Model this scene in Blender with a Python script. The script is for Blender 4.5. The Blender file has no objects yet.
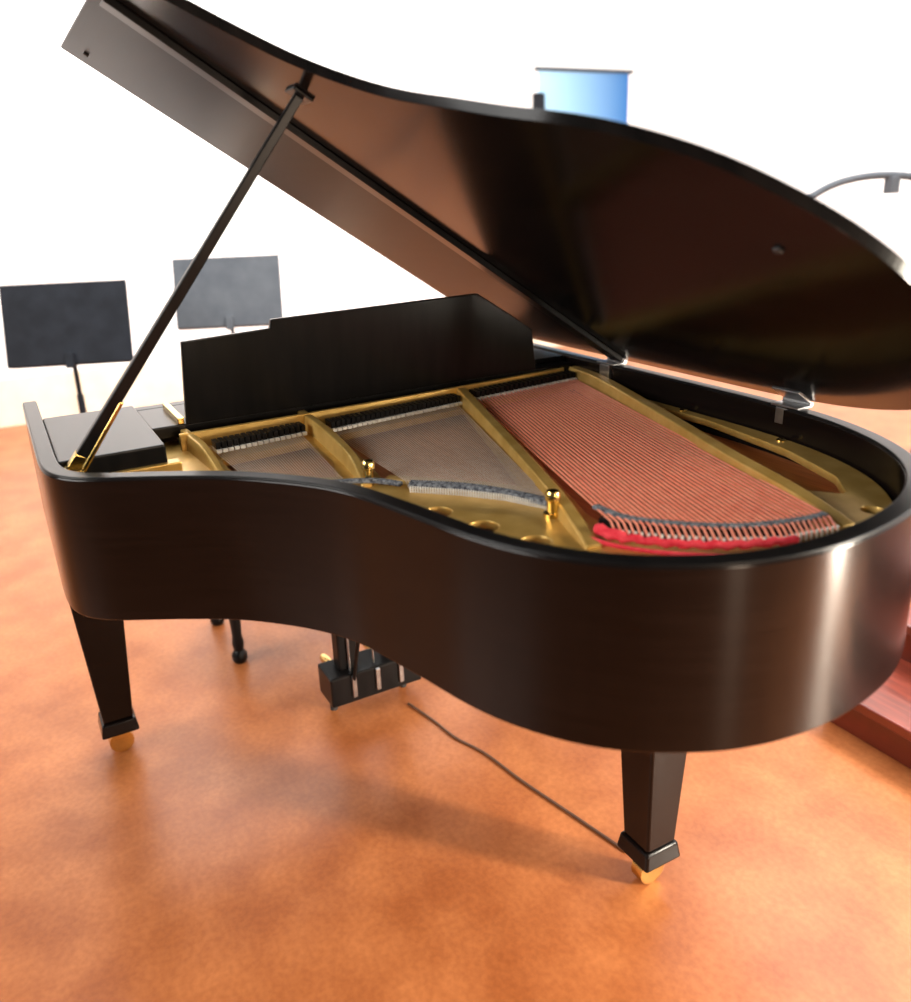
import bpy, bmesh, math, random
from mathutils import Vector, Matrix
random.seed(4)
D=bpy.data; COL=bpy.context.collection

# ------------------------------------------------------------------ materials
def mat(name,col,rough=.5,metal=0,coat=0,noise=None,bump=0,spec=.5,aniso=0):
    m=D.materials.new(name);m.use_nodes=True;nt=m.node_tree;b=nt.nodes['Principled BSDF']
    b.inputs['Base Color'].default_value=(*col,1);b.inputs['Roughness'].default_value=rough
    b.inputs['Metallic'].default_value=metal;b.inputs['Coat Weight'].default_value=coat
    b.inputs['Coat Roughness'].default_value=.08;b.inputs['Specular IOR Level'].default_value=spec
    if aniso:
        b.inputs['Anisotropic'].default_value=aniso
        tg=nt.nodes.new('ShaderNodeTangent');tg.direction_type='RADIAL';tg.axis='Z'
        nt.links.new(tg.outputs[0],b.inputs['Tangent']);b.inputs['Anisotropic Rotation'].default_value=.25
    tc=nt.nodes.new('ShaderNodeTexCoord')
    if noise:
        col2,scale,stretch=noise
        mp=nt.nodes.new('ShaderNodeMapping');mp.inputs['Scale'].default_value=stretch
        n=nt.nodes.new('ShaderNodeTexNoise');n.inputs['Scale'].default_value=scale;n.inputs['Detail'].default_value=5
        r=nt.nodes.new('ShaderNodeValToRGB');r.color_ramp.elements[0].position=.35;r.color_ramp.elements[1].position=.68
        r.color_ramp.elements[0].color=(*col,1);r.color_ramp.elements[1].color=(*col2,1)
        nt.links.new(tc.outputs['Object'],mp.inputs[0]);nt.links.new(mp.outputs[0],n.inputs[0])
        nt.links.new(n.outputs[0],r.inputs[0]);nt.links.new(r.outputs[0],b.inputs['Base Color'])
        if bump:
            bp=nt.nodes.new('ShaderNodeBump');bp.inputs['Strength'].default_value=bump;bp.inputs['Distance'].default_value=.004
            nt.links.new(n.outputs[0],bp.inputs['Height']);nt.links.new(bp.outputs[0],b.inputs['Normal'])
    return m
M_case=mat('ebony_lacquer_case',(.0036,.0026,.0024),.19,0,0,((.0065,.0042,.0036),6,(1,1,22)),0,.22,.72)
M_black=mat('black_lacquer',(.004,.004,.0043),.28,0,0,((.008,.0072,.0072),5,(1,8,1)),0,.16)
M_lid=mat('lid_underside_lacquer',(.004,.0034,.0032),.15,0,0,((.008,.0062,.0055),4,(1,10,1)),0,.13)
M_flap=mat('lid_flap_lacquer',(.005,.0042,.004),.30,0,0,((.008,.0062,.0055),4,(1,10,1)),0,.035)
M_gold=mat('bronze_painted_iron',(.58,.35,.085),.33,.55,0,((.70,.46,.14),22,(1,1,1)),.15)
M_brass=mat('polished_brass',(.80,.58,.20),.2,1,0,((.7,.48,.16),30,(1,1,1)))
M_sound=mat('spruce_soundboard',(.58,.21,.07),.4,0,.1,((.42,.13,.042),9,(1,14,1)))
M_copper=mat('copper_wound_wire',(1.0,.40,.27),.30,.35,0,((.92,.29,.19),60,(1,1,1)),0,.8)
M_steel=mat('steel_wire',(.74,.62,.50),.35,.45,0,((.62,.50,.40),60,(1,1,1)))
M_chrome=mat('nickel_hardware',(.45,.45,.45),.3,1,0,((.32,.32,.34),40,(1,1,1)))
M_red=mat('red_felt',(.70,.02,.04),.95,0,0,((.85,.07,.09),80,(1,1,1)),.6)
M_white=mat('white_felt',(.80,.78,.72),.9,0,0,((.66,.63,.58),80,(1,1,1)),.3)
M_cloth=mat('woven_tape',(.015,.018,.03),.9,0,0,((.25,.27,.30),160,(1,1,1)),.5)
M_maple=mat('maple_bridge',(.55,.36,.12),.45,0,0,((.35,.20,.06),40,(1,1,1)))
M_ivory=mat('ivory_keys',(.85,.82,.74),.25,0,0,((.80,.76,.68),20,(1,1,1)))
M_rub=mat('black_rubber',(.02,.02,.02),.7,0,0,((.03,.03,.03),30,(1,1,1)))
M_stand=mat('grey_powder_coat',(.008,.010,.014),.6,0,0,((.013,.016,.022),12,(1,1,1)),0,.15)
M_stand2=mat('light_grey_powder_coat',(.048,.056,.068),.55,0,0,((.064,.073,.085),12,(1,1,1)),0,.25)
M_wall=mat('white_wall_paint',(.93,.93,.92),.85,0,0,((.90,.90,.90),3,(1,1,1)))
M_trim_glare=mat('cream_trim_and_glare',(.80,.70,.55),.5,0,0,((.74,.63,.48),6,(1,1,1)))  # cream of the side baseboard, also stands in for far-floor glare
M_cherry=mat('cherry_wood',(.20,.035,.018),.3,0,.2,((.09,.016,.009),6,(1,10,1)))
M_cord=mat('brown_cord',(.12,.05,.02),.6,0,0,((.09,.035,.015),30,(1,1,1)))
M_floor=mat('mottled_orange_floor',(.31,.092,.026),.34,0,0,((.44,.152,.050),5.5,(1,1,1)),0,.35)
# second, finer mottle on the floor
nt=M_floor.node_tree;b=nt.nodes['Principled BSDF'];src=b.inputs['Base Color'].links[0].from_socket
n2=nt.nodes.new('ShaderNodeTexNoise');n2.inputs['Scale'].default_value=70;n2.inputs['Detail'].default_value=6
r2=nt.nodes.new('ShaderNodeValToRGB');r2.color_ramp.elements[0].position=.35;r2.color_ramp.elements[1].position=.65
r2.color_ramp.elements[0].color=(.84,.80,.76,1);r2.color_ramp.elements[1].color=(1,1,1,1)
mx=nt.nodes.new('ShaderNodeMix');mx.data_type='RGBA';mx.blend_type='MULTIPLY';mx.inputs['Factor'].default_value=1
tc=nt.nodes.new('ShaderNodeTexCoord');nt.links.new(tc.outputs['Object'],n2.inputs[0]);nt.links.new(n2.outputs[0],r2.inputs[0])
nt.links.new(src,mx.inputs[6]);nt.links.new(r2.outputs[0],mx.inputs[7]);nt.links.new(mx.outputs[2],b.inputs['Base Color'])

# ------------------------------------------------------------------ helpers
def empty(name,loc=(0,0,0)):
    o=D.objects.new(name,None);o.location=loc;COL.objects.link(o);o.empty_display_size=.2;return o
def link(o,parent,m):
    COL.objects.link(o)
    if m: o.data.materials.append(m)
    if parent:
        o.parent=parent;o.location=o.location-parent.location
    return o
def smooth(o,ang=40):
    for p in o.data.polygons:p.use_smooth=True
    try:
        o.data.set_sharp_from_angle(angle=math.radians(ang))
    except Exception: pass
def bevel(o,w,seg=3):
    b=o.modifiers.new('bevel','BEVEL');b.width=w;b.segments=seg;b.limit_method='ANGLE';b.angle_limit=math.radians(50);b.harden_normals=False
def place(o,parent):
    # keep geometry built in world coordinates under an offset parent
    return o
def mesh(name,verts,faces,m,parent=None,bev=0,sm=False):
    me=D.meshes.new(name);me.from_pydata([tuple(v) for v in verts],[],faces);me.validate()
    bm=bmesh.new();bm.from_mesh(me);bmesh.ops.recalc_face_normals(bm,faces=bm.faces);bm.to_mesh(me);bm.free()
    o=D.objects.new(name,me);link(o,parent,m)
    if sm:smooth(o)
    if bev:bevel(o,bev)
    return o
def boxgeo(V,F,lo,hi,mt=None):
    n=len(V)
    for z in (lo[2],hi[2]):
        for x,y in ((lo[0],lo[1]),(hi[0],lo[1]),(hi[0],hi[1]),(lo[0],hi[1])):
            v=Vector((x,y,z)); V.append(mt@v if mt else v)
    F+= [(n,n+3,n+2,n+1),(n+4,n+5,n+6,n+7)]+[(n+i,n+(i+1)%4,n+4+(i+1)%4,n+4+i) for i in range(4)]
def box(name,lo,hi,m,parent=None,bev=.003,mt=None):
    V,F=[],[];boxgeo(V,F,lo,hi,mt);return mesh(name,V,F,m,parent,bev)
def prism(name,pts,z0,z1,m,parent=None,bev=0,fn=None,sm=False):
    n=len(pts);V=[Vector((x,y,z0)) for x,y in pts]+[Vector((x,y,z1)) for x,y in pts]
    if fn:V=[fn(v) for v in V]
    F=[tuple(range(n))[::-1],tuple(range(n,2*n))]+[(i,(i+1)%n,n+(i+1)%n,n+i) for i in range(n)]
    return mesh(name,V,F,m,parent,bev,sm)
def tubes(name,lines,r,m,parent=None,res=2,cyc=False):
    cu=D.curves.new(name,'CURVE');cu.dimensions='3D';cu.bevel_depth=r;cu.bevel_resolution=res;cu.use_fill_caps=True
    for L in lines:
        s=cu.splines.new('POLY');s.points.add(len(L)-1)
        for p,q in zip(s.points,L):
            p.co=(q[0],q[1],q[2],1);p.radius=q[3] if len(q)>3 else 1
        s.use_smooth=True;s.use_cyclic_u=cyc
    o=D.objects.new(name,cu);return link(o,parent,m)
def lathe(name,prof,m,parent=None,loc=(0,0,0),seg=24):
    V,F=[],[]
    for r,z in prof:
        for k in range(seg):
            a=2*math.pi*k/seg;V.append((loc[0]+r*math.cos(a),loc[1]+r*math.sin(a),loc[2]+z))
    for i in range(len(prof)-1):
        for k in range(seg):
            k2=(k+1)%seg;F.append((i*seg+k,i*seg+k2,(i+1)*seg+k2,(i+1)*seg+k))
    F.append(tuple(range(seg))[::-1]);F.append(tuple(range((len(prof)-1)*seg,len(prof)*seg)))
    return mesh(name,V,F,m,parent,0,True)
def frust(name,c0,w0,c1,w1,m,parent,bev=.004):
    V=[]
    for c,w in ((c0,w0),(c1,w1)):
        for sx,sy in ((-1,-1),(1,-1),(1,1),(-1,1)):V.append((c[0]+sx*w[0]/2,c[1]+sy*w[1]/2,c[2]))
    F=[(0,3,2,1),(4,5,6,7)]+[(i,(i+1)%4,4+(i+1)%4,4+i) for i in range(4)]
    return mesh(name,V,F,m,parent,bev)
def cr(P,n=10):
    out=[];P=[Vector(p) for p in P]
    for i in range(len(P)-1):
        a=P[max(i-1,0)];b=P[i];c=P[i+1];d=P[min(i+2,len(P)-1)]
        for k in range(n):
            t=k/n;out.append(.5*((2*b)+(c-a)*t+(2*a-5*b+4*c-d)*t*t+(3*b-a-3*c+d)*t**3))
    out.append(P[-1]);return out
def resample(P,step):
    out=[P[0]];acc=0
    for a,b in zip(P,P[1:]):
        L=(b-a).length
        while acc+L>=step:
            t=(step-acc)/L;a=a.lerp(b,t);out.append(a);L=(b-a).length;acc=0
        acc+=L
    if (out[-1]-P[-1]).length>1e-4:out.append(P[-1])
    return out
def blur(P,it):
    for _ in range(it):P=[P[0]]+[(P[i-1]+2*P[i]+P[i+1])/4 for i in range(1,len(P)-1)]+[P[-1]]
    return P

# ------------------------------------------------------------------ piano plan outline (metres; x: keyboard->tail, y: treble->bass)
side=[(0,0),(.2,0),(.4,0),(.56,0),(.64,.004),(.70,.022),(.75,.07),(.815,.18),(.90,.30),(1.04,.415),(1.20,.468),(1.34,.503),(1.43,.540),(1.52,.603),(1.585,.685),(1.63,.78),(1.65,.90),(1.64,1.03),(1.605,1.15),(1.53,1.27),(1.42,1.36),(1.27,1.42),(1.1,1.445),(.9,1.45),(.5,1.45),(.2,1.45),(0,1.45)]
OUT=blur(resample(cr(side,10),.012),7)
def offset(P,d):
    R=[]
    for i,p in enumerate(P):
        t=(P[min(i+1,len(P)-1)]-P[max(i-1,0)]).normalized();n=Vector((-t.y,t.x));R.append(p+n*d)
    return R
RW=.034
INN=offset(OUT,RW)
ZT,ZB=1.0,.717
piano=empty('grand_piano')
def wall(name,A,B,z0,z1,m,bev=.004):
    n=len(A);V=[]
    for z in (z0,z1):
        V+=[(p.x,p.y,z) for p in A];V+=[(p.x,p.y,z) for p in B]
    F=[]
    for i in range(n-1):
        F+=[(i,i+1,2*n+i+1,2*n+i),(n+i+1,n+i,3*n+i,3*n+i+1),(2*n+i,2*n+i+1,3*n+i+1,3*n+i),(i+1,i,n+i,n+i+1)]
    for i in (0,n-1):F.append((i,n+i,3*n+i,2*n+i))
    o=mesh(name,V,F,m,piano,0,True);bevel(o,bev);return o
wall('rim',OUT,INN,ZB,ZT,M_case,.004)
wall('rim_top_cap',offset(OUT,.002),offset(OUT,RW-.001),ZT-.004,ZT+.003,M_black,.003)
wall('inner_rim',INN,offset(OUT,.062),ZB,.915,M_black,.003)
IN2=offset(OUT,.05)
rear=[p for p in IN2 if p.x>.35]
prism('soundboard',[tuple(p) for p in rear],.895,.905,M_sound,piano)
box('keybed',(.0,.03,.665),(.60,1.42,.73),M_black,piano,.004)
for i,(a,b) in enumerate([((.6,.25),(1.45,1.15)),((.6,.75),(1.55,.85)),((.6,1.2),(1.3,1.1))]):
    a=Vector((*a,.76));b=Vector((*b,.76));d=(b-a).normalized();s=Vector((-d.y,d.x,0))*.035
    V=[a-s,a+s,b+s,b-s];V=[v+Vector((0,0,-.04)) for v in V]+[v+Vector((0,0,.09)) for v in V]
    mesh('brace_%d'%(i+1),V,[(0,3,2,1),(4,5,6,7),(0,1,5,4),(1,2,6,5),(2,3,7,6),(3,0,4,7)],M_sound,piano,.003)

# ---- cast-iron plate with openings
def poly2(cu,pts):
    s=cu.splines.new('POLY');s.points.add(len(pts)-1)
    for p,q in zip(s.points,pts):p.co=(q[0],q[1],0,1)
    s.use_cyclic_u=True
def rounded(pts,r=.015,n=5):
    P=[Vector(p) for p in pts];out=[]
    for i,p in enumerate(P):
        a=(P[i-1]-p);b=(P[(i+1)%len(P)]-p);rr=min(r,a.length*.4,b.length*.4)
        s=p+a.normalized()*rr;e=p+b.normalized()*rr
        for k in range(n+1):
            t=k/n;out.append((1-t)**2*s+2*t*(1-t)*p+t*t*e)
    return out
cu=D.curves.new('iron_plate','CURVE');cu.dimensions='2D';cu.fill_mode='BOTH';cu.extrude=.006;cu.bevel_depth=.002;cu.bevel_resolution=1
IN3=offset(OUT,.042)
plate_out=[p for p in IN3 if p.x>.615 or (p.y>1 and p.x>.36)]
plate_out=[p for p in plate_out if not (p.y<.25 and p.x<.63)]
poly2(cu,plate_out+[Vector((.36,1.404)),Vector((.36,.26)),Vector((.615,.24)),Vector((.615,.06))][1:])
holesP=[
 [(.66,.12),(.64,.27),(.70,.30),(.775,.30),(.745,.20),(.71,.13)],
 [(.575,.345),(.55,.555),(.72,.545),(.83,.515),(.80,.43),(.745,.345)],
 [(.545,.62),(.505,.985),(.88,.855),(1.10,.775),(1.04,.715),(.97,.64),(.90,.58),(.76,.60)],
 [(.49,1.045),(.455,1.375),(.70,1.30),(1.09,1.175),(1.475,1.055),(1.50,.99),(1.46,.89),(1.37,.785),(1.26,.79),(.92,.905)],
 [(.62,1.385),(.95,1.265),(1.25,1.175),(1.36,1.165),(1.43,1.22),(1.36,1.285),(1.20,1.345),(.95,1.385)],
]
for h in holesP:poly2(cu,rounded(h)[::-1])
for x,y,r in ((1.10,.59,.026),(1.20,.62,.028),(1.30,.655,.028),(1.0,.525,.020),(1.40,.70,.02),(1.55,1.08,.02),(1.50,1.19,.02)):
    poly2(cu,[(x+r*math.cos(-a*math.pi/12),y+r*math.sin(-a*math.pi/12)) for a in range(24)])
o=D.objects.new('iron_plate',cu);o.location=(0,0,.930);link(o,piano,M_gold)
PZ=.938
def rib(name,pts,w,h,base=PZ-.004):
    P=resample(cr([(x,y,z) for x,y,z in pts],8),.02);V=[];F=[]
    for i,p in enumerate(P):
        t=(P[min(i+1,len(P)-1)]-P[max(i-1,0)]);n=Vector((-t.y,t.x,0)).normalized()
        for s,zz,k in ((-1,0,1.25),(-1,1,.8),(1,1,.8),(1,0,1.25)):
            q=p+n*(s*w/2*k);V.append((q.x,q.y,base+(p.z+h if zz else 0)))
    for i in range(len(P)-1):
        for k in range(4):F.append((4*i+k,4*i+(k+1)%4,4*i+4+(k+1)%4,4*i+4+k))
    F+=[(0,1,2,3),tuple(range(4*len(P)-4,4*len(P)))[::-1]]
    return mesh(name,V,F,M_gold,piano,.003,True)
rib('plate_bar_1',[(.43,1.02,.03),(.55,.985,.026),(.88,.88,.022),(1.19,.775,.020),(1.37,.715,0)],.028,.010)
rib('plate_bar_2',[(.40,.59,.03),(.50,.588,.030),(.66,.575,.03),(.80,.560,.022),(.91,.54,0)],.022,.010)
rib('plate_bar_3',[(.40,.31,.03),(.48,.315,.030),(.56,.32,.026),(.66,.325,0)],.020,.010)
rib('plate_bar_4',[(.40,1.408,.03),(.55,1.385,.03),(.9,1.27,.03),(1.2,1.17,.026),(1.42,1.11,.02),(1.53,1.09,0)],.034,.010)
rib('plate_rim_lip',[(.450,.29,.032),(.440,.8,.032),(.405,1.37,.032)],.012,.010)
V,F=[],[]
for k in range(88):
    y=.30+k*(1.06/87)
    for j in range(2):
        x=.375+.018*j+.008*((k%3))
        n=len(V)
        for z in (.936,.962):
            for a in range(6):V.append((x+.0032*math.cos(a*math.pi/3),y+.0032*math.sin(a*math.pi/3),z))
        F+=[(n+a,n+(a+1)%6,n+6+(a+1)%6,n+6+a) for a in range(6)]+[tuple(n+6+a for a in range(6))]
mesh('tuning_pins',V,F,M_chrome,piano)
for i,(x,y) in enumerate(((.89,.552),(1.225,.742))):
    lathe('plate_bolt_%d'%(i+1),[(.016,0),(.016,.006),(.010,.009),(.010,.026),(.013,.029),(.013,.040),(.010,.045),(.004,.047)],M_brass,piano,(x,y,PZ))
for i,(x,y) in enumerate(((.78,.25),(.70,.11),(1.45,.66),(1.58,.86),(1.59,1.0),(1.15,1.385),(.85,1.40))):
    lathe('plate_screw_%d'%(i+1),[(.010,0),(.010,.004),(.006,.007)],M_brass,piano,(x,y,PZ-.002),12)

# ---- strings
def lerp(a,b,t):return tuple(a[i]+(b[i]-a[i])*t for i in range(len(a)))
def along(P,t):
    P=[Vector(p) for p in P];L=[(b-a).length for a,b in zip(P,P[1:])];s=t*sum(L)
    for a,b,l in zip(P,P[1:],L):
        if s<=l or (b-P[-1]).length<1e-9:return a.lerp(b,min(s/l,1))
        s-=l
EB=[(1.335,.775),(1.39,.82),(1.45,.885),(1.495,.965),(1.51,1.065)]
L=[];pins=[]
N=36
for k in range(N):
    t=k/(N-1);a=lerp((.455,1.04),(.425,1.385),t);b=along(EB,t);d=(Vector((*b,0))-Vector((*a,0))).normalized()
    e=Vector((*b,0))+d*.022
    L.append([(a[0],a[1],.948),(b[0],b[1],.958),(e.x,e.y,.943)]);pins.append((e.x,e.y))
tubes('bass_strings',L,.0021,M_copper,piano,2)
L=[]
ET=[(.775,.355),(.84,.43),(.885,.505)]
for k in range(36):
    t=k/35;a=lerp((.47,.345),(.46,.555),t);b=along(ET,t);L.append([(a[0],a[1],.944),(b.x,b.y,.948),(b.x+.03,b.y-.002,.940)])
EC=[(.955,.60),(1.02,.665),(1.09,.72),(1.185,.765)]
for k in range(56):
    t=k/55;a=lerp((.46,.615),(.44,.99),t);b=along(EC,t);L.append([(a[0],a[1],.944),(b.x,b.y,.950),(b.x+.03,b.y-.006,.940)])
for k in range(16):
    t=k/15;L.append([(.63,.11+.17*t,.944),(.72+.05*t,.13+.17*t,.946)])
tubes('treble_strings',L,.0008,M_steel,piano,1)
def band(name,P,w,z0,z1,m,bev=.002):
    P=resample([Vector(p) for p in cr(P,8)],.015);A=offset(P,w/2);B=offset(P,-w/2)
    return prism(name,[tuple(p) for p in A]+[tuple(p) for p in B[::-1]],z0,z1,m,piano,bev)
band('treble_bridge',[(.745,.345),(.80,.42),(.85,.515)],.022,.905,.943,M_maple)
band('tenor_bridge',[(.90,.585),(.98,.66),(1.05,.725),(1.14,.775)],.026,.905,.946,M_maple)
band('bass_bridge',[(1.30,.785),(1.38,.835),(1.435,.91),(1.475,.99),(1.478,1.05)],.028,.905,.954,M_black)
band('string_tape_1',[(.80,.365),(.855,.44),(.905,.545),(.96,.588)],.013,.944,.952,M_cloth)
band('string_tape_2',[(.97,.60),(1.03,.665),(1.10,.715),(1.20,.76)],.020,.944,.954,M_cloth)
band('string_tape_3',[(1.27,.795),(1.34,.805),(1.41,.86),(1.465,.93),(1.495,1.02),(1.50,1.07)],.014,.955,.961,M_cloth)
V,F=[],[]
def pin(x,y,z0,z1,r=.0018):
    n=len(V)
    for z in (z0,z1):
        for a in range(5):V.append((x+r*math.cos(a*1.2566),y+r*math.sin(a*1.2566),z))
    F.extend([(n+a,n+(a+1)%5,n+5+(a+1)%5,n+5+a) for a in range(5)]);F.append(tuple(n+5+a for a in range(5)))
for x,y in pins:pin(x,y,.936,.952,.0022)
for k in range(60):
    b=along(EC,k/59);pin(b.x+.03,b.y-.006,.936,.950)
    b=along(ET,k/59);pin(b.x+.03,b.y-.002,.936,.950)
mesh('hitch_pins',V,F,M_white,piano)
P=resample([Vector(p) for p in cr([(1.335,.748),(1.385,.764),(1.445,.812),(1.495,.880),(1.53,.965)],8)],.008)
tubes('red_felt_strip',[[(p.x,p.y,.950+.002*math.sin(i*1.7),1+.12*math.sin(i*2.3)+(.4 if i<7 else 0)) for i,p in enumerate(P)]],.0066,M_red,piano,3)
P2=offset(P,-.024)
tubes('red_felt_edge',[[(p.x,p.y,.944) for p in P2]],.0035,M_red,piano,3)
# dampers
Vb,Fb,Vw,Fw=[],[],[],[]
def dampers(a,b,n):
    for k in range(n):
        x,y=lerp(a,b,(k+.5)/n);w=.0052
        boxgeo(Vb,Fb,(x-.022,y-w,.953),(x+.018,y+w,.968));boxgeo(Vw,Fw,(x-.020,y-w,.946),(x+.026,y+w,.953))
dampers((.525,.345),(.500,.560),16);dampers((.515,.615),(.475,.985),28);dampers((.465,1.035),(.43,1.385),22)
mesh('damper_heads',Vb,Fb,M_black,piano,.001);mesh('damper_felts',Vw,Fw,M_white,piano)

# ---- front
box('treble_block_cover',(.20,RW,.955),(.60,.235,1.0),M_black,piano,.004)
box('treble_block_face',(.58,.042,.90),(.612,.26,.962),M_gold,piano,.003)
box('music_desk_shelf',(.20,.240,.955),(.40,1.405,.985),M_black,piano,.004)
box('stretcher',(.16,.042,.73),(.20,1.408,.985),M_black,piano,.004)
box('bass_block_cover',(.20,1.30,.985),(.36,1.407,1.0),M_black,piano,.003)
mt=Matrix.Translation((.165,0,.80))@Matrix.Rotation(math.radians(-12),4,'Y')
box('fallboard',(-.012,.10,-.05),(.006,1.35,.16),M_black,piano,.004,mt)
box('key_slip',(-.012,.042,.70),(.008,1.408,.755),M_case,piano,.003)
box('cheek_block_treble',(.0,.042,.73),(.16,.10,.80),M_black,piano,.004)
box('cheek_block_bass',(.0,1.35,.73),(.16,1.408,.80),M_black,piano,.004)
V,F=[],[]
for k in range(52):
    y=.102+k*.024;boxgeo(V,F,(.012,y+.0006,.74),(.16,y+.0234,.765))
mesh('white_keys',V,F,M_ivory,piano,.001)
V,F=[],[]
for k in range(51):
    if k%7 in (0,1,3,4,5):
        y=.102+(k+1)*.024;boxgeo(V,F,(.065,y-.006,.765),(.16,y+.006,.777))
mesh('black_keys',V,F,M_black,piano,.002)
def deskpt(v):
    return Vector((.400+ (v.y-.985)*.10+v.z, v.x, v.y))
prism('music_desk',[(.315,.985),(.325,1.175),(.525,1.183),(.528,1.203),(1.075,1.212),(1.175,1.150),(1.25,1.10),(1.27,.985)],0,.016,M_black,piano,.003,deskpt)
box('music_desk_ledge',(.33,.33,.985),(.40,1.2,.995),M_black,piano,.003)
box('desk_rail_treble',(.22,.30,.985),(.40,.315,1.0),M_brass,piano,.002)

# ---- lid
HY,HZ=1.452,1.012;AL=.5873;LT=.018
def lidT(v):
    s=HY-v.y
    return Vector((v.x,HY-s*math.cos(AL)+v.z*math.sin(AL), HZ+s*math.sin(AL)+v.z*math.cos(AL)))
LO=offset(OUT,-.003)
LO=[Vector((p.x,p.y-.022*math.exp(-((p.x-1.08)/.17)**2))) if p.y<.7 else p for p in LO]
mainp=[p for p in LO if p.x>.575 ]
main=[Vector((.575,-.010))]+mainp+[Vector((.575,HY))]
prism('lid_main',[(p.x,min(p.y,HY)) for p in main],.0,LT,M_lid,piano,.004,lidT)
prism('lid_front_flap',[(-.06,-.010),(.568,-.010),(.568,HY),(-.06,HY)],0,LT,M_flap,piano,.004,lidT)
def lidbox(name,lo,hi,m,bev=.002):
    V,F=[],[];boxgeo(V,F,lo,hi);V=[lidT(v) for v in V];return mesh(name,V,F,m,piano,bev)
lidbox('lid_fold_batten',(.545,.01,-.014),(.590,1.43,0.0),M_black)
lidbox('lid_prop_cup',(.76,.31,-.006),(.81,.35,0),M_black)
for i,(x,y) in enumerate(((.05,.04),(.05,1.3),(1.5,.80))):
    lidbox('lid_bumper_%d'%(i+1),(x-.006,y-.006,-.005),(x+.006,y+.006,0),M_rub)
for i,x in enumerate((.0,.54,1.13)):
    tubes('hinge_barrel_%d'%(i+1),[[(x-.035,1.452,1.008),(x+.035,1.452,1.008)]],.006,M_chrome,piano,3)
    box('hinge_leaf_%d'%(i+1),(x-.035,1.410,1.001),(x+.035,1.45,1.006),M_chrome,piano,.001)
    lidbox('hinge_lid_leaf_%d'%(i+1),(x-.035,1.40,-.003),(x+.035,1.448,0),M_chrome,.001)
    box('hinge_plate_%d'%(i+1),(x-.020,1.408,.965),(x+.020,1.418,1.0),M_chrome,piano,.001)
# prop
a=Vector((.625,.055,.985));top=lidT(Vector((.785,.33,-.004)))
d=(top-a)
def stick(name,a,b,w0,w1,m):
    z=(b-a).normalized();x=z.cross(Vector((1,0,0))).normalized();y=z.cross(x);V=[]
    for p,w in ((a,w0),(b,w1)):
        for sx,sy in ((-1,-1),(1,-1),(1,1),(-1,1)):V.append(p+x*sx*w/2+y*sy*w/2*.8)
    return mesh(name,V,[(0,3,2,1),(4,5,6,7)]+[(i,(i+1)%4,4+(i+1)%4,4+i) for i in range(4)],m,piano,.003)
stick('prop_stick',a,top,.024,.017,M_black)
stick('prop_brass_sleeve',a+d*.0,a+d*.05,.027,.026,M_brass)
stick('prop_brass_strip',a+Vector((.012,.018,0)),a+d*.20+Vector((.012,.012,0)),.010,.008,M_brass)
box('prop_pivot_block',(.595,.042,.955),(.655,.075,.992),M_brass,piano,.002)
# ---- legs
def leg(n,x,y,zt,w=.128):
    box('leg_top_%d'%n,(x-.075,y-.070,zt-.05),(x+.075,y+.075,zt),M_case,piano,.006)
    frust('leg_%d'%n,(x,y,.115),(.078,.078),(x,y,zt-.05),(w,w),M_case,piano,.006)
    frust('leg_foot_%d'%n,(x,y,.075),(.10,.10),(x,y,.115),(.088,.088),M_case,piano,.006)
    tubes('leg_caster_%d'%n,[[(x-.016,y,.033),(x+.016,y,.033)]],.033,M_brass,piano,5)
    box('leg_caster_fork_%d'%n,(x-.022,y-.018,.045),(x+.022,y+.018,.078),M_brass,piano,.002)
leg(1,.09,.075,.667,.14);leg(2,.09,1.36,.667,.14);leg(3,1.20,1.02,.722)
# ---- pedal lyre
box('lyre_box',(.20,.63,.055),(.31,.92,.150),M_black,piano,.006)
for i,y in enumerate((.70,.85)):
    frust('lyre_column_%d'%(i+1),(.255,y,.150),(.05,.06),(.255,y,.667),(.05,.06),M_black,piano,.006)
    tubes('lyre_brace_%d'%(i+1),[[(.30,y,.10),(.52,y,.68)]],.006,M_black,piano)
box('lyre_head',(.20,.62,.64),(.31,.93,.667),M_black,piano,.004)
for i,y in enumerate((.70,.775,.85)):
    tubes('pedal_%d'%(i+1),[[(.22,y,.085,1),(.14,y,.085,1),(.08,y,.075,1.5),(.05,y,.070,1.3)]],.010,M_brass,piano,4)
    tubes('pedal_rod_%d'%(i+1),[[(.285,y,.150),(.285,y,.66)]],.004,M_chrome,piano)
    box('pedal_bracket_%d'%(i+1),(.308,y-.007,.075),(.318,y+.007,.145),M_chrome,piano,.002)
tubes('lyre_feet',[[(.23,.66,.0),(.23,.66,.060)],[(.23,.89,0),(.23,.89,.060)]],.012,M_rub,piano)

# ------------------------------------------------------------------ piano bench
bench=empty('piano_bench',(-.34,.86,0))
box('seat',(-.53,.44,.44),(-.15,1.24,.50),M_black,bench,.012)
box('apron',(-.50,.47,.36),(-.18,1.21,.44),M_black,bench,.004)
for i,(x,y) in enumerate(((-.19,.49),(-.49,.49),(-.19,1.19),(-.49,1.19))):
    lathe('leg_%d'%(i+1),[(.018,0),(.026,.012),(.026,.03),(.016,.045),(.020,.07),(.016,.10),(.022,.22),(.026,.33),(.026,.44)],M_black,bench,(x,y,0),16)

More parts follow.
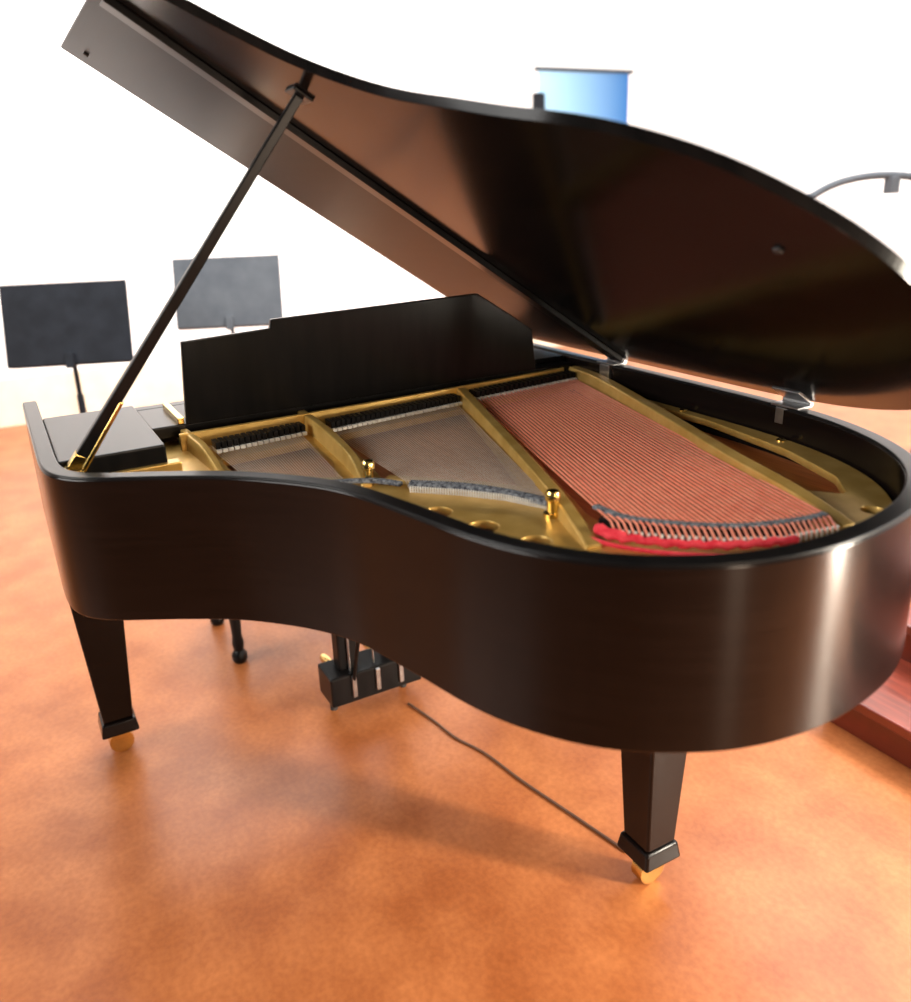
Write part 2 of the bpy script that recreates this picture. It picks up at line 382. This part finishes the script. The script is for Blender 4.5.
# ------------------------------------------------------------------ music stands
def stand(loc,yaw,w,h,zc,m,tilt=14):
    e=empty('music_stand',loc)
    R=Matrix.Translation(loc)@Matrix.Rotation(yaw,4,'Z')
    T=R@Matrix.Translation((0,0,zc))@Matrix.Rotation(math.radians(-tilt),4,'X')
    def b(n,lo,hi,mt,bv=.003):
        V,F=[],[];boxgeo(V,F,lo,hi,mt);return mesh(n,V,F,m,e,bv)
    b('desk_panel',(-w/2,-.004,-h/2),(w/2,.004,h/2),T,.002)
    b('desk_lip',(-w/2,0,-h/2-.004),(w/2,.055,-h/2+.004),T,.002)
    b('desk_lip_front',(-w/2,.051,-h/2),(w/2,.057,-h/2+.022),T,.002)
    b('desk_bracket',(-.018,-.022,-h/2-.02),(.018,0,-h/2+.05),T)
    x,y=loc[0],loc[1]
    tubes('post',[[(x,y,.0+.10),(x,y,zc-h/2+.01)]],.011,m,e,4)
    tubes('outer_post',[[(x,y,.10),(x,y,.62)]],.016,m,e,4)
    tubes('tripod_legs',[[(x,y,.16),(x+.17*math.cos(a),y+.17*math.sin(a),.06),(x+.27*math.cos(a),y+.27*math.sin(a),.012)] for a in (yaw+.3,yaw+2.4,yaw+4.5)],.010,m,e,4)
    return e
stand((-1.90,.27,0),math.radians(68),.56,.37,.955,M_stand)
stand((-2.02,1.055,0),math.radians(65),.54,.35,1.02,M_stand2)

# ------------------------------------------------------------------ microphone stand with curved boom
ms=empty('microphone_stand',(-.20,4.35,0))
tubes('boom',[[tuple(p) for p in cr([(-.62,3.36,1.20),(-.575,3.50,1.33),(-.50,3.68,1.43),(-.40,3.92,1.455),(-.30,4.12,1.40),(-.20,4.35,1.20)],8)]],.018,M_stand2,ms,4)
tubes('pole',[[(-.20,4.35,.02),(-.20,4.35,1.20)]],.012,M_stand2,ms,4)
lathe('base',[(.14,0),(.14,.012),(.05,.025),(.02,.04)],M_stand,ms,(-.20,4.35,0))
tubes('microphone',[[(-.62,3.36,1.20,.8),(-.64,3.31,1.13,.9),(-.65,3.29,1.10,1.5),(-.66,3.27,1.06,1.3)]],.016,M_stand,ms,5)
box('clamp',(-.42,3.90,1.37),(-.37,3.96,1.45),M_stand2,ms,.006)

# ------------------------------------------------------------------ choral riser behind the tail
rz=empty('choral_riser',(1.4,2.2,0))
for i,(y0,y1,h) in enumerate(((1.84,2.12,.12),(2.12,2.40,.24),(2.40,2.70,.36))):
    box('tread_%d'%(i+1),(1.0,y0-.02,h-.03),(2.3,y1,h),M_cherry,rz,.006)
    box('riser_face_%d'%(i+1),(1.02,y0,0),(2.28,y0+.02,h-.03),M_cherry,rz,.003)
box('side_panel',(1.02,1.86,0),(1.04,2.70,.09),M_cherry,rz,.003)
tubes('power_cord',[[tuple(p) for p in cr([(.33,.86,.004),(.45,.885,.004),(.55,.90,.004),(.65,.935,.004),(.80,.96,.004),(.98,1.00,.004),(1.12,1.03,.004)],8)]],.0035,M_cord)

# ------------------------------------------------------------------ room
box('floor',(-6,-5,-.05),(6,7,0),M_floor,None,0)
box('wall_front',(-4.35,-5,0),(-4.2,7,3.8),M_wall,None,0)
box('wall_side',(-4.2,6.2,0),(6,6.35,3.8),M_wall,None,0)
box('floor_glare_strip',(-4.2,-5,0),(-4.175,6.2,.34),M_trim_glare,None,.003)  # tall cream strip added in place of bright glare on the far floor
box('baseboard_side',(-4.17,6.175,0),(6,6.2,.14),M_trim_glare,None,.003)
po=empty('wall_poster',(-4.19,5.0,2.0))
m=D.materials.new('blue_gradient_print');m.use_nodes=True;nt=m.node_tree;b=nt.nodes['Principled BSDF'];b.inputs['Roughness'].default_value=.5
tc=nt.nodes.new('ShaderNodeTexCoord');sp=nt.nodes.new('ShaderNodeSeparateXYZ');r=nt.nodes.new('ShaderNodeValToRGB');mr=nt.nodes.new('ShaderNodeMapRange')
mr.inputs['From Min'].default_value=4.5;mr.inputs['From Max'].default_value=5.5
nt.links.new(tc.outputs['Object'],sp.inputs[0]);nt.links.new(sp.outputs['Y'],mr.inputs[0]);nt.links.new(mr.outputs[0],r.inputs[0]);nt.links.new(r.outputs[0],b.inputs['Base Color'])
r.color_ramp.elements[0].color=(.34,.60,.82,1);r.color_ramp.elements[1].color=(.005,.12,.38,1)
V,F=[],[];boxgeo(V,F,(-4.2,4.5,1.3),(-4.185,5.5,2.42));q=mesh('print',V,F,m,None,0);q.parent=po;q.matrix_parent_inverse=Matrix.Translation((4.19,-5.0,-2.0))
box('hanging_rail',(-4.2,4.46,2.42),(-4.17,5.54,2.45),M_stand2,po,.003)
box('side_clip',(-4.2,4.44,2.02),(-4.14,4.53,2.24),M_stand,po,.003)

# ------------------------------------------------------------------ lights
def area(name,loc,target,size,size_y,power,col=(1,1,1)):
    l=D.lights.new(name,'AREA');l.shape='RECTANGLE';l.size=size;l.size_y=size_y;l.energy=power;l.color=col
    o=D.objects.new(name,l);COL.objects.link(o);o.location=loc
    o.rotation_euler=(Vector(target)-Vector(loc)).to_track_quat('-Z','Y').to_euler();return o
area('wall_fill_front',(-2.0,1.5,3.75),(-3.4,1.6,0),3,6,520,(1,.99,.97))  # added overhead fill, no fixture modelled; whitens the front wall
area('wall_fill_side',(1.2,4.4,3.75),(1.2,5.6,0),5,2,380,(1,.99,.97))  # unseen fill added above to brighten the side wall
area('tail_stripe_fill',(3.2,2.65,1.0),(1.64,1.0,.85),.22,1.9,330,(1,.90,.74))  # added lamp, no window here; draws the bright stripe on the tail
area('case_stripe_fill',(5.0,.9,1.3),(1.63,.8,.85),.5,2.4,85,(1,.78,.58))  # warm lamp added out of view for the brown stripe on the case
area('interior_fill',(.3,-4.2,3.0),(1,.7,.8),3.4,1.6,290,(1,.97,.93))  # unseen fill added to light the strings and plate under the lid
w=D.worlds.new('world');bpy.context.scene.world=w;w.use_nodes=True
w.node_tree.nodes['Background'].inputs[0].default_value=(1,.95,.90,1);w.node_tree.nodes['Background'].inputs[1].default_value=.12

# ------------------------------------------------------------------ camera
cam=D.cameras.new('camera');co=D.objects.new('camera',cam);COL.objects.link(co)
yaw,pit,rol=2.6529,.3233,.0406
fwh=Vector((math.cos(yaw),math.sin(yaw),0));rt=Vector((math.sin(yaw),-math.cos(yaw),0));up=Vector((0,0,1))
Fv=math.cos(pit)*fwh-math.sin(pit)*up;U=math.sin(pit)*fwh+math.cos(pit)*up
X=math.cos(rol)*rt-math.sin(rol)*U;Y=math.sin(rol)*rt+math.cos(rol)*U;Z=-Fv
mw=Matrix((X,Y,Z)).transposed().to_4x4();mw.translation=(2.2815,-.0235,1.4628);co.matrix_world=mw
cam.sensor_fit='HORIZONTAL';cam.sensor_width=36;cam.lens=825.45/911*36
cam.shift_x=(455.5-444)/911;cam.shift_y=(468.29-501)/911
cam.clip_start=.05
cam.dof.use_dof=True;cam.dof.focus_distance=1.85;cam.dof.aperture_fstop=2.2
bpy.context.scene.camera=co
bpy.context.scene.view_settings.view_transform='Standard'
